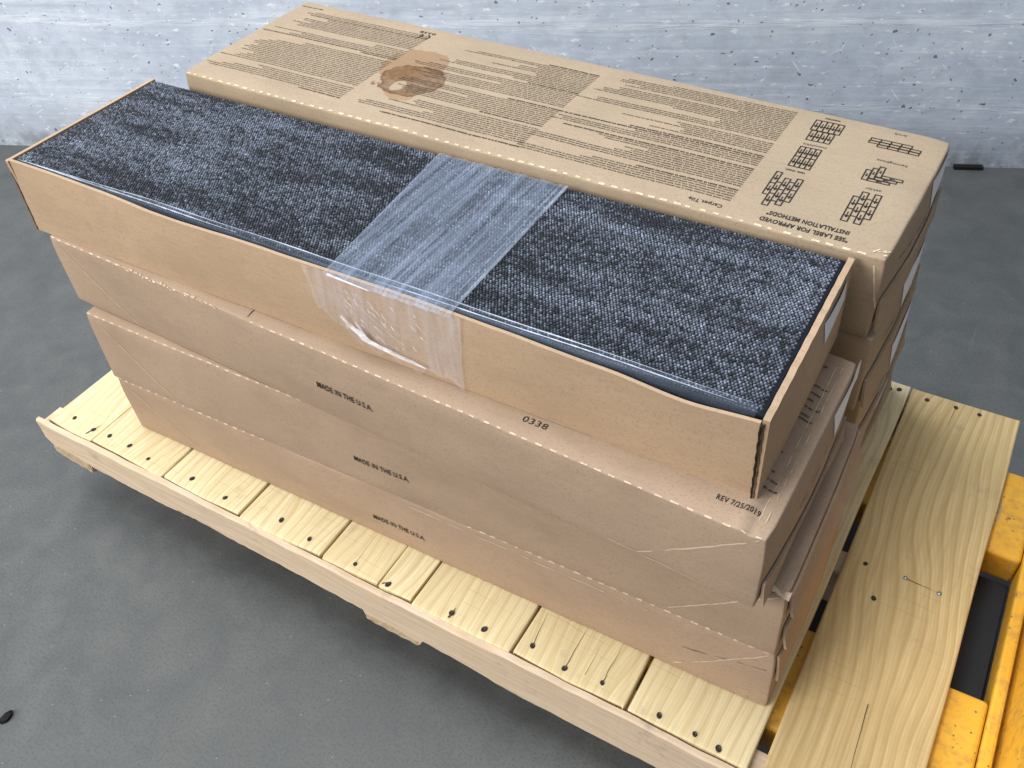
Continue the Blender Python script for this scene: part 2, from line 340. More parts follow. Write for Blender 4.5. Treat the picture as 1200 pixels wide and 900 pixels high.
# ---------------------------------------------------------------- cartons
class Carton:
    """closed corrugated carton from its eight real corners, with bulged panels and rounded folds"""
    def __init__(s, top, bot, r=.004, bul=(0, 0, 0), seed=1., amp=.0008, dtop=None, rnear=None):
        # top/bot: near-left, near-right, far-right, far-left  (x,y,z)
        s.t = [Vector(p) + Vector((0, 0, ZF)) for p in top]; s.b = [Vector(p) + Vector((0, 0, ZF)) for p in bot]
        s.r = r; s.bul = bul; s.seed = seed; s.amp = amp; s.dtop = dtop
        s.L = (s.t[1] - s.t[0]).length; s.W = (s.t[3] - s.t[0]).length; s.H = s.t[0].z - s.b[0].z
        s.o = (s.b[0] + s.b[1] + s.b[2] + s.b[3]) / 4
    def M(s, x, y, z):            # nominal metres -> world
        u, v, w_ = x / s.L, y / s.W, z / s.H
        lo = (s.b[0] * (1 - u) + s.b[1] * u) * (1 - v) + (s.b[3] * (1 - u) + s.b[2] * u) * v
        hi = (s.t[0] * (1 - u) + s.t[1] * u) * (1 - v) + (s.t[3] * (1 - u) + s.t[2] * u) * v
        p = lo * (1 - w_) + hi * w_
        cu, cv, cw = (min(1, max(0, k)) for k in (u, v, w_))
        su, sv, sw = math.sin(math.pi * cu) ** .6, math.sin(math.pi * cv), math.sin(math.pi * cw)
        p.x += s.bul[0] * sv * sw ** 1.2 * (2 * u - 1)
        p.y += s.bul[1] * su * sw * (2 * v - 1)
        p.z += s.bul[2] * su * sv * (cw ** 3)
        n = s.amp * min(1, 6 * sw + .25)
        p.x += n * nz3(0, v * 2, w_ * .6, s.seed) ; p.y += n * nz3(u * 5, 0, w_ * .6, s.seed + 2)
        if cw > .9: p.z += s.amp * .7 * nz3(u * 4, v * 1.5, 0, s.seed + 5) * cw ** 8
        for a_, b_, c_, m_ in ((1, 0, 1, .0020), (0, 0, 1, .0016), (1, 1, 1, .002), (1, 0, 0, .0010)):
            dd = ((u - a_) * s.L) ** 2 + ((v - b_) * s.W) ** 2 + ((w_ - c_) * s.H) ** 2
            kk = m_ * (.6 + .6 * math.sin(s.seed * 3 + a_ + 2 * b_) ** 2) * math.exp(-dd / .00022)
            p.x -= kk * (2 * a_ - 1); p.y -= kk * (2 * b_ - 1) * .8; p.z -= kk * (2 * c_ - 1) * .5
        if s.dtop and cw > .5: p.z += s.dtop(x, y) * cw ** 8
        return p
    def body(s, name, mat, parent, extra=()):
        r = s.r
        def lines(d, n, ex=()):
            e = [0, .18 * r, .5 * r, r]; return sorted(set([round(k, 6) for k in e + [d - k for k in e] + list(np.linspace(r, d - r, n)[1:-1]) + list(ex)]))
        X, Y, Z = lines(s.L, 70, extra), lines(s.W, 16), lines(s.H, 9)
        idx = {}; V = []; F = []
        def vert(i, j, k):
            key = (i, j, k)
            if key not in idx:
                p = Vector((X[i], Y[j], Z[k])); q = Vector((min(max(p.x, r), s.L - r), min(max(p.y, r), s.W - r), min(max(p.z, r), s.H - r)))
                d = p - q
                if d.length > 1e-9: p = q + d.normalized() * r
                idx[key] = len(V); V.append(s.M(*p))
            return idx[key]
        nx, ny, nz = len(X), len(Y), len(Z)
        for i in range(nx - 1):
            for j in range(ny - 1):
                F.append((vert(i, j, nz - 1), vert(i + 1, j, nz - 1), vert(i + 1, j + 1, nz - 1), vert(i, j + 1, nz - 1)))
                F.append((vert(i, j, 0), vert(i, j + 1, 0), vert(i + 1, j + 1, 0), vert(i + 1, j, 0)))
            for k in range(nz - 1):
                F.append((vert(i, 0, k), vert(i + 1, 0, k), vert(i + 1, 0, k + 1), vert(i, 0, k + 1)))
                F.append((vert(i, ny - 1, k), vert(i, ny - 1, k + 1), vert(i + 1, ny - 1, k + 1), vert(i + 1, ny - 1, k)))
        for j in range(ny - 1):
            for k in range(nz - 1):
                F.append((vert(0, j, k), vert(0, j, k + 1), vert(0, j + 1, k + 1), vert(0, j + 1, k)))
                F.append((vert(nx - 1, j, k), vert(nx - 1, j + 1, k), vert(nx - 1, j + 1, k + 1), vert(nx - 1, j, k + 1)))
        return mesh_obj(name, V, F, mat, parent, smooth=True)
    def inv_top(s, wx, wy):
        x, y = wx - s.t[0].x, wy - s.t[0].y
        for _ in range(8):
            p = s.M(x, y, s.H); x += wx - p.x; y += wy - p.y
        return x, y
    def on_top(s, wx, wy, off=.0005):
        x, y = s.inv_top(wx, wy); return s.M(x, y, s.H) + Vector((0, 0, off))
    def on_front(s, wx, wz, off=.0011):
        wz += ZF; x, z = wx - s.b[0].x, wz - s.b[0].z
        for _ in range(8):
            p = s.M(x, 0, z); x += wx - p.x; z += wz - p.z
        return s.M(x, 0, z) - Vector((0, off, 0))
    def on_end(s, wy, wz, off=.0006):
        wz += ZF; y, z = wy - s.b[1].y, wz - s.b[1].z
        for _ in range(8):
            p = s.M(s.L, y, z); y += wy - p.y; z += wz - p.z
        return s.M(s.L, y, z) + Vector((off, 0, 0))
    def fold(s, x, th, off=.0006):     # point on the near top fold: th 0 = front face, 90 = top face
        r = s.r; c, d = math.cos(th), math.sin(th)
        return s.M(x, r - r * c, s.H - r + r * d) + Vector((0, -off * c, off * d))

def decal(name, pts2, faces, fn, mat, parent):
    return mesh_obj(name, [fn(a, b) for a, b in pts2], faces, mat, parent)
def quad_strip(pts, wd):
    """polyline (2-D) -> strip quads; wd may vary per point"""
    V = []; F = []
    for i, p in enumerate(pts):
        a = pts[max(0, i - 1)]; b = pts[min(len(pts) - 1, i + 1)]; t = Vector((b[0] - a[0], b[1] - a[1])).normalized(); n = Vector((-t.y, t.x)); w_ = (wd[i] if isinstance(wd, list) else wd) / 2
        V += [(p[0] + n.x * w_, p[1] + n.y * w_), (p[0] - n.x * w_, p[1] - n.y * w_)]
    for i in range(len(pts) - 1): F.append((2 * i, 2 * i + 1, 2 * i + 3, 2 * i + 2))
    return V, F
def merge(parts):
    V = []; F = []
    for v, f in parts: n = len(V); V += v; F += [tuple(n + k for k in ff) for ff in f]
    return V, F

def perforation(ct, parent, x0, x1, pitch=.0165, duty=.5, a0=30, a1=72, skip=(), rg=random.Random(3)):
    V = []; F = []; x = x0
    while x < x1:
        l = pitch * duty * rg.uniform(.55, 1.2)
        if not any(a < x < b for a, b in skip):
            n = len(V); N = 3
            for i in range(N):
                for th in (a0 + rg.uniform(-7, 7), (a0 + a1) / 2, a1 + rg.uniform(-7, 7)):
                    V.append(ct.fold(x + l * i / (N - 1), rad(th),   .0005))
            F += grid_faces(N, 3, n)
        x += pitch * rg.uniform(.88, 1.12)
    return tag(mesh_obj('perforation_line', V, F, M['torn'], parent), kind='stuff')
def crease(ct, parent, a, b, face='front', wd=.0011, gaps=.12, mat='crease', seed=1, name='crease'):
    rg = random.Random(seed); n = max(6, int(math.dist(a, b) / .006)); run = []; wds = []; off = 0
    for i in range(n + 1):
        t = i / n; run.append((a[0] + (b[0] - a[0]) * t + rg.uniform(-.0004, .0004), a[1] + (b[1] - a[1]) * t + rg.uniform(-.0004, .0004)))
        if off > 0: off -= 1
        elif rg.random() < gaps: off = rg.randint(1, 3)
        wds.append(wd * (.05 if off else rg.uniform(.5, 1.2)))
    parts = [quad_strip(run, wds)]
    V, F = merge(parts); fn = {'front': ct.on_front, 'top': ct.on_top, 'end': ct.on_end}[face]; fn0 = fn; fn = lambda p, q: fn0(p, q, .0005)
    return decal(name, V, F, fn, M[mat], parent)
def label_paper(ct, parent, y0, y1, z0, z1):
    pts = [(y0 + (y1 - y0) * i / 8, z0 + (z1 - z0) * j / 4) for i in range(9) for j in range(5)]
    A = [ct.on_end(a, b,   .0004 + .0008 * math.sin(math.pi * (a - y0) / (y1 - y0)) * max(0., (b - (z0 + z1) / 2) / (z1 - z0)) * 2) for a, b in pts]
    Bv = [p + Vector((.0004, 0, 0)) for p in A]; F = grid_faces(9, 5); n = len(A)
    return mesh_obj('paper_label', A + Bv, [tuple(reversed(f)) for f in F] + [tuple(n + k for k in f) for f in F], M['paper'], parent)
def end_flap(ct, parent, mat, zt, zb, flare=.004, seed=1, y0=.006, y1=.262):
    """outer flap folded down over the carton's end, its lower edge standing off a little"""
    yb = ct.b[1].y
    def fn(u, v):
        y = yb + y0 + (y1 - y0) * u; z = zt + (zb - zt) * v + .002 * nz3(u * 3, 0, 0, seed) * v
        return ct.on_end(y, z, .0008 + flare * v * v * (1 + .5 * math.sin(5 * u + seed)))
    V, F = sheet(fn, 14, 6, .003, (1, 0, 0)); o = mesh_obj('end_flap', V, F, mat, parent, smooth=False); return fix_normals(o)
def lettering(name, text, fn, x, y, wd, ht, parent, bold=0., shear=0., flip=False, mat='ink'):
    V, F = glyphs(text, wd, ht, bold, shear)
    V = [(x - a, y - b) if flip else (x + a, y + b) for a, b in V]
    return decal(name, V, F, fn, M[mat], parent)

# --- left column, under the tray ------------------------------------------------
def ridge(x, y):
    d = 0
    d += .0016 * math.exp(-((x - 1.006) / .006) ** 2) - .0022 * math.exp(-((x - 1.0175) / .005) ** 2)
    return d * min(1, max(0, (.262 - y) / .02))
b2 = Carton([(.027, -.007, -.104), (1.061, -.042, -.104), (1.067, .232, -.104), (.034, .262, -.104)],
            [(.025, -.006, -.216), (1.062, -.041, -.216), (1.068, .232, -.216), (.033, .262, -.216)], .0022, (.008, .003, 0), 1.3, dtop=ridge)
b3 = Carton([(.059, -.024, -.2165), (1.087, -.013, -.2165), (1.086, .258, -.2165), (.056, .246, -.2165)],
            [(.064, -.029, -.337), (1.090, -.006, -.337), (1.088, .262, -.337), (.058, .242, -.337)], .0022, (.004, .002, 0), 4.1)
b4 = Carton([(.067, -.029, -.3375), (1.091, -.006, -.3375), (1.089, .264, -.3375), (.062, .243, -.3375)],
            [(.066, -.025, -.450), (1.096, -.006, -.450), (1.092, .264, -.450), (.062, .245, -.450)], .0022, (.003, .002, 0), 7.7)
ml = (('sealed kraft carton directly under the open carpet tray, marked 0338 and REV 7/25/2019', 'card_a'),
      ('sealed kraft carton in the middle of the three under the open tray', 'card_b'),
      ('sealed kraft carton at the bottom of the front stack, flat on the pallet boards', 'card_c'))
for ct, (lab, mt), tz, tx, cl, cr_, sd in ((b2, ml[0], -.1655, .507, .125, .115, 2), (b3, ml[1], -.2905, .532, .135, .110, 5), (b4, ml[2], -.4105, .538, .13, .10, 9)):
    ct.thing = thing('carton', ct.o, lab, 'carton', 'cartons stacked on the pallet')
    ct.body('carton_body', M[mt], ct.thing, extra=[ct.L - k for k in (.075, .068, .06, .053, .046, .04, .034, .028, .02, .014)])
    zt, zb = ct.t[0].z - ZF, ct.b[0].z - ZF
    perforation(ct, ct.thing, .004, ct.L - .004, a0=30, a1=68, skip=((.30, .62),) if sd == 9 else ((.46, .99),) if sd == 5 else ((.15, .37),), rg=random.Random(sd), duty=.46)
    crease(ct, ct.thing, (ct.t[0].x + .012, zt - .006), (ct.t[0].x + cl + .012, zb + .003), wd=.0019, gaps=.03, seed=sd)
    crease(ct, ct.thing, (ct.t[1].x - .008, zt - .004), (ct.t[1].x - cr_ - .012, zb + .010), wd=.0019, gaps=.10, seed=sd + 1)
    lettering('printed_text', 'MADE IN THE U.S.A.', ct.on_front, tx, tz, .085, .0095, ct.thing, bold=.016)
# pale seam creases, scuffs and tears
crease(b2, b2.thing, (.90, -.206), (1.00, -.2095), wd=.0012, gaps=.35, seed=20)
crease(b4, b4.thing, (.60, -.347), (.95, -.352), wd=.0016, gaps=.25, seed=22)
crease(b3, b3.thing, (.70, -.226), (.98, -.224), wd=.0014, gaps=.3, seed=23)
crease(b4, b4.thing, (.985, -.395), (1.085, -.370), wd=.0012, gaps=.42, seed=24, mat='edge', name='slit')
# torn liner beside the perforation of the carton under the tray, and the cut through its lid
rg = random.Random(31); V = []; F = []
for k in range(34):
    x = .14 + .235 * (k / 46) ** .8 + rg.uniform(-.004, .004); l = rg.uniform(.002, .007); n = len(V); a0 = rg.uniform(5, 50); a1 = a0 + rg.uniform(12, 32)
    for i in range(3):
        for th in (a0, a1): V.append(b2.fold(x + l * i / 2 - .027 * 0, rad(th + rg.uniform(-8, 8)), .0009 + rg.uniform(0, .0012)))
    F += grid_faces(3, 2, n)
tag(mesh_obj('torn_edge', V, F, M['torn'], b2.thing), kind='stuff')
V, F = quad_strip([(.402, .004), (.4025, -.006), (.404, -.0145)], [.0009, .0013, .0007]); decal('slit', V, F, b2.on_top, M['slit'], b2.thing)
# print on its lid
lettering('printed_text', '0338', b2.on_top, .786, -.0125, .029, .0085, b2.thing, bold=.002)
lettering('printed_text', 'REV 7/25/2019', b2.on_top, 1.001, -.0165, .043, .0068, b2.thing, bold=.014)
rg = random.Random(5)
parts = []
for x1, y in ((1.041, .206), (1.053, .173), (1.047, .161), (1.043, .150), (1.053, .139), (1.045, .127), (1.051, .121), (1.034, .083), (1.038, .067), (1.039, .039), (1.046, .0275), (1.049, .0165)):
    wd = rg.uniform(.2, .24) if y < .2 else .05
    v, f = small_print(wd, .0032, rg); mx = max(a for a, b in v); parts.append(([(x1 - mx + a, y + b) for a, b in v], f))
V, F = merge(parts); decal('printed_paragraph', V, F, b2.on_top, M['ink2'], b2.thing)
for i, xx in enumerate((1.049, 1.0555)): crease(b2, b2.thing, (xx - .004, -.03), (xx, .215), 'top', .0009, .2, seed=40 + i)
label_paper(b2, b2.thing, .150, .250, -.142, -.113)
crease(b2, b2.thing, (.045, -.146), (.128, -.137), 'end', .0011, .16, 'slit', 51, 'slit')
end_flap(b2, b2.thing, M['card_a'], -.176, -.213, .003, 2.2)
end_flap(b3, b3.thing, M['card_b'], -.225, -.262, .006, 3.9); end_flap(b3, b3.thing, M['card_back'], -.285, -.325, .004, 1.1)
end_flap(b4, b4.thing, M['card_c'], -.345, -.392, .003, 5.0)
crease(b3, b3.thing, (.03, -.272), (.24, -.268), 'end', .0018, .08, 'crease', 61); crease(b4, b4.thing, (.02, -.415), (.24, -.405), 'end', .0018, .08, 'crease', 62)
# crumpled corner of the middle carton, poking out past the one above
V = []; F = []
for i in range(6):
    for j in range(4):
        u, v = i / 5, j / 3; V.append((1.066 + .023 * u, -.0135 + .010 * v - .002 * u, ZF - .2155 + .003 * math.sin(u * 5 + v * 2) + .003 * u * (1 - v)))
mesh_obj('torn_corner', V, grid_faces(6, 4), M['torn'], b3.thing, smooth=True)

# --- back column ---------------------------------------------------------------
hh = .1155
back = []
tops = [.010, -.107, -.2215, -.336]; sh = [(0, 0), (.010, .006), (.016, .030), (.014, .062)]
for k in range(4):
    z1 = tops[k]; z0 = (tops[k + 1] + .0005) if k < 3 else -.450; dx, dy = sh[k]; dt = (.005, -.006, -.006, .005) if k == 0 else (0,) * 4
    q = [(.050 + dx, .277 + dy), (1.064 + dx, .272 + dy), (1.073 + dx, .546 + dy), (.050 + dx, .563 + dy)] if k == 0 else [(.05 + dx * .3, .272 + dy), (1.062 + dx, .272 + dy), (1.066 + dx, .538 + dy), (.05 + dx * .3, .540 + dy)]
    ct = Carton([(x, y, z1 + dt[i]) for i, (x, y) in enumerate(q)], [(x, y + (.004 if k == 0 else 0), z0) for x, y in q], .0034 if k == 0 else .003, (.006, .0035 if k == 0 else .001,   .0012 if k == 0 else 0), 11 + 3.3 * k)
    if k == 0: ct.o = Vector((BT_O[0], BT_O[1], ct.o.z))
    lab = ('printed kraft carton with a brown coffee ring and tile layout diagrams on its lid', 'kraft carton right beneath the coffee-stained printed carton', 'kraft carton second from the pallet boards in the back stack', 'kraft carton at the bottom of the back stack on the pallet boards')[k]
    ct.thing = thing('carton', ct.o, lab, 'carton', 'cartons stacked on the pallet')
    ct.body('carton_body', M['card_print' if k == 0 else 'card_back'], ct.thing)
    label_paper(ct, ct.thing, .455 + dy * .6, .535 + dy, z1 - .048, z1 - .012) if k == 0 else label_paper(ct, ct.thing, .405 + dy, .515 + dy, z1 - .046, z1 - .012)
    crease(ct, ct.thing, (.33 + dy, z1 - .04), (.44 + dy, z1 - .05), 'end', .0012, .1, 'slit', 70 + k, 'slit')
    crease(ct, ct.thing, (.29 + dy, z1 - .075), (.52 + dy, z1 - .08), 'end', .0016, .1, 'crease', 80 + k)
    end_flap(ct, ct.thing, M['card_back'], z1 - .066, z1 - .108, .004, 6.3 + k)
    back.append(ct)
bt = back[0]
perforation(bt, bt.thing, .006, bt.L - .03, pitch=.0158, duty=.5, a0=44, a1=84, rg=random.Random(77))
crease(bt, bt.thing, (1.052, -.006), (1.064, -.06), 'front', .002, .0, 'crease', 90)
# torn liner along its far edge and near corner
rg = random.Random(9); V = []; F = []
for k in range(14):
    x = .885 + .006 * k; n = len(V); l = rg.uniform(.003, .007)
    q = bt.M(x - bt.t[0].x, bt.W - .0012, bt.H - .0006) + Vector((0, 0, .0008)); V += [q, q + Vector((l, 0, .0003)), q + Vector((l, .0018, -.0010)), q + Vector((0, .0018, -.0012))]; F.append((n, n + 1, n + 2, n + 3))
for k in range(9):
    x = 1.045 + .018 * rg.random(); y = .276 + .010 * rg.random(); n = len(V); l = rg.uniform(.002, .005)
    p0 = bt.on_top(x, y, .0007); V += [p0, p0 + Vector((l, .001, .0004)), p0 + Vector((l, .0022, .0008)), p0 + Vector((0, .0015, .0003))]; F.append((n, n + 1, n + 2, n + 3))
tag(mesh_obj('torn_edge', V, F, M['torn'], bt.thing), kind='stuff')
T = bt.on_top
lettering('printed_text', '"SEE LABEL FOR APPROVED', T, 1.0185, .2915, .0965, .0078, bt.thing, bold=.030, flip=True)
lettering('printed_text', 'INSTALLATION METHODS"', T, 1.0160, .3055, .0905, .0078, bt.thing, bold=.030, flip=True)
lettering('printed_text', 'Carpet Tile', T, .8775, .2930, .0400, .0066, bt.thing, bold=.014, flip=True)
lettering('printed_text', '0338', T, .3231, .5425, .0280, .0068, bt.thing, bold=.008, flip=True)
def arc(cx, cy, r, a0, a1, wd): return quad_strip([(cx + r * math.cos(rad(a0 + (a1 - a0) * i / 14)), cy + r * math.sin(rad(a0 + (a1 - a0) * i / 14))) for i in range(15)], wd)
V, F = merge([arc(.3135, .5260, .0068, 100 - 180, 260 - 180, .0021), arc(.3010, .5260, .0068, 100 - 180, 260 - 180, .0021), quad_strip([(.3075, .5260), (.3025, .5260)], .0020)])
decal('printed_emblem', V, F, T, M['ink'], bt.thing)
# paragraphs: (line length, heading?) from the near edge outwards; 0 = empty line
colA = [(.97, 0), (1.0, 0), (.70, 0), (.45, 1), (0, 0), (.99, 0), (.985, 0), (.60, 0), (.52, 0), (.46, 0), (.68, 0), (.9, 1), (0, 0), (.99, 0), (.93, 0), (.58, 0), (.98, 1), (.62, 1), (0, 0), (.55, 0), (.40, 0), (.70, 0), (.42, 0), (0, 0), (.97, 0), (.88, 0), (.30, 0), (.52, 0), (.93, 0), (.90, 0), (.82, 0), (.24, 0), (.82, 0), (.86, 0), (.86, 0), (.60, 0)]
colB = [(.82, 1), (0, 0), (.99, 0), (.97, 0), (.62, 0), (.86, 0), (.70, 0), (.72, 0), (0, 0), (.36, 1), (.83, 0), (.88, 0), (.92, 0), (.50, 0), (.95, 0), (.90, 0), (.30, 1), (0, 0), (.86, 0), (.95, 0), (.84, 0), (.42, 0), (.98, 0), (.92, 0), (.30, 1), (.40, 0), (.88, 0), (.80, 0), (.30, 0), (.60, 0), (.45, 0), (.34, 0), (.82, 0), (.30, 1)]
colC = [(.28, 1), (.96, 0), (.99, 0), (.82, 0), (.62, 0), (0, 0), (.99, 0), (.88, 0), (.84, 0), (.92, 0), (.88, 0), (.90, 0), (.86, 0), (.92, 0), (.90, 0), (.80, 0), (.62, 0), (0, 0), (.24, 1), (.99, 1), (.80, 0), (.95, 0), (.22, 0), (0, 0), (.84, 0), (.90, 0), (.78, 0), (.86, 0), (.70, 0), (.86, 1), (.90, 0)]
for col, xr, wmax, y0, y1 in ((colA, .8815, .282, .3045, .533), (colB, .6065, .262, .3035, .520), (colC, .3165, .262, .3110, .528)):
    rg = random.Random(int(xr * 1000)); run = []; col = [q for k, q in enumerate(col) for q in ([q] if (k % 2 or q[1] or q[0] == 0) else [q, (min(1., q[0] * rg.uniform(.9, 1.1)), 0)])]; n = len(col)
    for i, (lf, hd) in enumerate(col + [(0, 0)]):
        if lf == 0:
            if run:
                V, F = merge(run); decal('printed_paragraph', V, F, T, M['ink2'], bt.thing); run = []
            continue
        y = y0 + (y1 - y0) * i / (n - 1) + .002
        v, f = small_print(wmax * lf,   .0030 if hd else .0026, rg); sk = (xr + .004 * (i / n))
        run.append(([(sk - a, y - b * (1.12 if hd else 1)) for a, b in v], f))
        if hd: run.append(([(sk - a - .0002, y - b * .9 - .0003) for a, b in v], f))
V, F = small_print(.042, .0034, random.Random(4)); decal('printed_paragraph', [(.1002 - a, .5445 - b) for a, b in V], F, T, M['ink'], bt.thing)
# tile layout diagrams
LW = .0015
def rect(x0, y0, x1, y1, w_=LW): return merge([quad_strip([(x0 - w_ / 2, y0), (x1 + w_ / 2, y0)], w_), quad_strip([(x0 - w_ / 2, y1), (x1 + w_ / 2, y1)], w_), quad_strip([(x0, y0), (x0, y1)], w_), quad_strip([(x1, y0), (x1, y1)], w_)])
def arrow(cx, cy, l, dx=0, dy=-1):
    t = (cx + dx * l / 2, cy + dy * l / 2); b = (cx - dx * l / 2, cy - dy * l / 2); k = l * .42
    m = (t[0] - dx * k, t[1] - dy * k); v, f = quad_strip([b, m], .0012); n = len(v)
    return v + [(m[0] - dy * k * .62, m[1] + dx * k * .62), (m[0] + dy * k * .62, m[1] - dx * k * .62), t], f + [(n, n + 1, n + 2)]
def diagram(tiles, arr=.012):
    P = []
    for (x0, y0, x1, y1, d) in tiles:
        P.append(rect(x0, y0, x1, y1))
        if d == 'v': P.append(arrow((x0 + x1) / 2, (y0 + y1) / 2, min(arr, (y1 - y0) * .62)))
        elif d == 'h': P.append(arrow((x0 + x1) / 2, (y0 + y1) / 2, min(arr, (x1 - x0) * .45), -1, 0))
    V, F = merge(P); return decal('printed_diagram', V, F, T, M['ink'], bt.thing)
def cols(x0, cw, tl, bots): return [(x0 + k * cw, b + j * tl, x0 + (k + 1) * cw, b + (j + 1) * tl, 'v') for k, b in enumerate(bots) for j in range(2)]
diagram(cols(.9080, .0066, .0258, (.3360, .3145, .3262, .3203, .3305)))
diagram(cols(1.0005, .0070, .0258, (.3228, .3356, .3228, .3358)))
diagram([(.9150 + k * .0063, .4062 + j * .0245, .9150 + (k + 1) * .0063, .4062 + (j + 1) * .0245, 'v') for k in range(4) for j in range(2)])
diagram([(.9125 + k * .0071, .5003, .9125 + (k + 1) * .0071, .5263, 'v') for k in range(5)] + [(.9150 + k * .0071, .4737, .9150 + (k + 1) * .0071, .4990, 'v') for k in range(4)])
diagram([(.9985, .4135, 1.0045, .4367, 'v'), (1.0050, .4195, 1.0108, .4428, 'v'), (1.0113, .4255, 1.0175, .4490, 'v'), (1.0050, .4132, 1.0295, .4180, 'h'), (1.0113, .4190, 1.0360, .4240, 'h'), (1.0178, .4248, 1.0415, .4302, 'h')], .007)
diagram([(.9848 + k * .0121, .5057, .9848 + (k + 1) * .0121, .5120, 'n') for k in range(4)] + [(.9840 + k * .0121, .4994, .9840 + (k + 1) * .0121, .5050, 'n') for k in range(5)] + [(.9956 + k * .0121, .4928, .9956 + (k + 1) * .0121, .4985, 'n') for k in range(4)])
lettering('printed_text', 'herringbone', T, 1.0380, .4650, .0345, .0050, bt.thing, flip=True, mat='ink'); lettering('printed_text', 'ashlar', T, 1.0250, .3985, .0175, .0050, bt.thing, flip=True, mat='ink')
lettering('printed_text', 'monolithic', T, .9438, .4645, .0287, .0050, bt.thing, flip=True, mat='ink'); lettering('printed_text', 'brick', T, 1.0205, .5360, .0142, .0050, bt.thing, flip=True, mat='ink')
for x, y, wd in ((.9397, .5360, .0174), (.9376, .3985, .0218)):
    V, F = small_print(wd, .0040, random.Random(int(x * 999))); decal('printed_paragraph', [(x - a, y - b) for a, b in V], F, T, M['ink2'], bt.thing)

# ---------------------------------------------------------------- open tray
to = (.515, .133, ZF - .104)
tray = thing('cardboard_tray', to, 'open kraft tray with its lid cut away, holding dark carpet tiles', 'tray')
ge = lambda x, c, s_: math.exp(-((x - c) / s_) ** 2)
def front(u, v):
    x0, x1 = (.003 * (1 - v) - .006 * v), (1.0295 * (1 - v) + 1.0255 * v); x = x0 + (x1 - x0) * u
    dip = -.0042 * ge(x, .30, .07) - .0012 * ge(x, .24, .05) - .0072 * ge(x, .955, .055) - .0030 * ge(x, .85, .06) + .0008 * math.sin(23 * x)
    yb, yt = -.003 + .005 * u, .004 * (1 - u) - .001 * u
    bow = -.0028 * (ge(x, .36, .10) + ge(x, .92, .10)) * v ** 2 - .0035 * math.sin(math.pi * u) * math.sin(math.pi * min(v, .98)) + .0006 * nz3(x * 4, 0, v, 2)
    return (x, yb * (1 - v) + yt * v + bow, ZF - .1035 + (.1035 + dip) * v)
V, F = sheet(front, 90, 12, .0042, (0, 1, 0)); fix_normals(mesh_obj('front_panel', V, F, M['card_tray'], tray, True))
o = tray.children[-1] if tray.children else None
V, F = sheet(lambda u, v: (.002 + 1.026 * u, .2675 - .0045 * u + .0005 * nz3(u * 5, 0, v, 6), ZF - .1035 + .088 * v), 40, 6, .0040, (0, 1, 0)); fix_normals(mesh_obj('back_panel', V, F, M['card_tray'], tray, True))
def end_r(u, v):
    y = .0005 + .2640 * u; bulge = .0065 * math.sin(math.pi * u) ** .8 * math.sin(math.pi * min(1, v * .9 + .05)) * (1 - v ** 4)
    return (1.0265 + (1 - v) * .002 + bulge, y, ZF - .1035 + (.1035 + .0012 * math.sin(60 * u) * math.sin(17 * u) + .001) * v)
V, F = sheet(end_r, 60, 10, .0065, (1, 0, 0)); er = fix_normals(mesh_obj('end_panel', V, F, M['card_tray'], tray, True))
V, F = sheet(lambda u, v: (.0005 - .006 * v, .002 + .262 * u, ZF - .1035 + .1032 * v), 24, 8, .0055, (1, 0, 0)); fix_normals(mesh_obj('end_panel', V, F, M['card_tray'], tray, True))
V, F = box_mesh(.003, 1.030, .0015, .2635, ZF - .1040, ZF - .1005, 0); mesh_obj('bottom_panel', V, F, M['card_tray'], tray)
for (xb, xt, wd, yb, yt, mt) in ((1.0296, 1.0262, .0013, -.0016, -.0046, 'slit'), (1.0312, 1.0280, .0018, -.0008, -.0012, 'edge'), (.0030, -.0058, .0022, -.0040, .0030, 'edge')):   # raw corrugated edges of the corner folds, slit and shadow painted in as dark colour
    V, F = sheet(lambda u, v: (xb + (xt - xb) * v + (u - .5) * wd + .0004 * math.sin(40 * v), yb + (yt - yb) * v, ZF - .1030 + .1000 * v), 3, 22, .0025, (0, 1, 0)); fix_normals(mesh_obj('dark_corner_edge', V, F, M[mt], tray))
# shipping label on the tray's end
pts = [(i / 8, j / 4) for i in range(9) for j in range(5)]
def lp(u, v):
    ye = .160 + .080 * u; e = end_r((ye - .0005) / .264, (.1035 - (.009 + .024 * (1 - v))) / .1035); return Vector(e) + Vector((.0069 + .0018 * math.sin(math.pi * u) * v, 0, 0))
A = [lp(u, v) for u, v in pts]; Bv = [p + Vector((.0004, 0, 0)) for p in A]; F = grid_faces(9, 5)
mesh_obj('paper_label', A + Bv, [tuple(reversed(f)) for f in F] + [tuple(45 + k for k in f) for f in F], M['paper'], tray)

# ---------------------------------------------------------------- carpet tiles in the tray
CX0, CX1, CY0, CY1 = .0045, 1.0258, .0080, .2625
TH = .0070; ztop = ZF - .0022
n_t = int((ztop - (ZF - .1005)) / TH); zb0 = ZF - .1005 + .0002
TH = (ztop - zb0) / n_t
V, F = box_mesh(CX0, CX1, CY0, CY1, 0, TH - .0003, .0012, 1)
slab = None
for k in range(n_t - 1):
    z = zb0 + k * TH
    if slab is None:
        slab = mesh_obj('carpet_tile', [v + Vector((0, 0, z)) for v in V], F, M['backing'], None, origin=((CX0 + CX1) / 2, (CY0 + CY1) / 2, z)); o = slab
    else:
        o = slab.copy(); C.objects.link(o); o.location.z = z
    tag(o, 'dark carpet tile lying in the tray underneath the uppermost speckled tile', 'carpet tile', 'carpet tiles stacked in the tray')
z = zb0 + (n_t - 1) * TH
tile = thing('carpet_tile', ((CX0 + CX1) / 2, (CY0 + CY1) / 2, z), 'uppermost charcoal carpet tile with pale blue-grey flecked loops under stretch film', 'carpet tile', 'carpet tiles stacked in the tray')
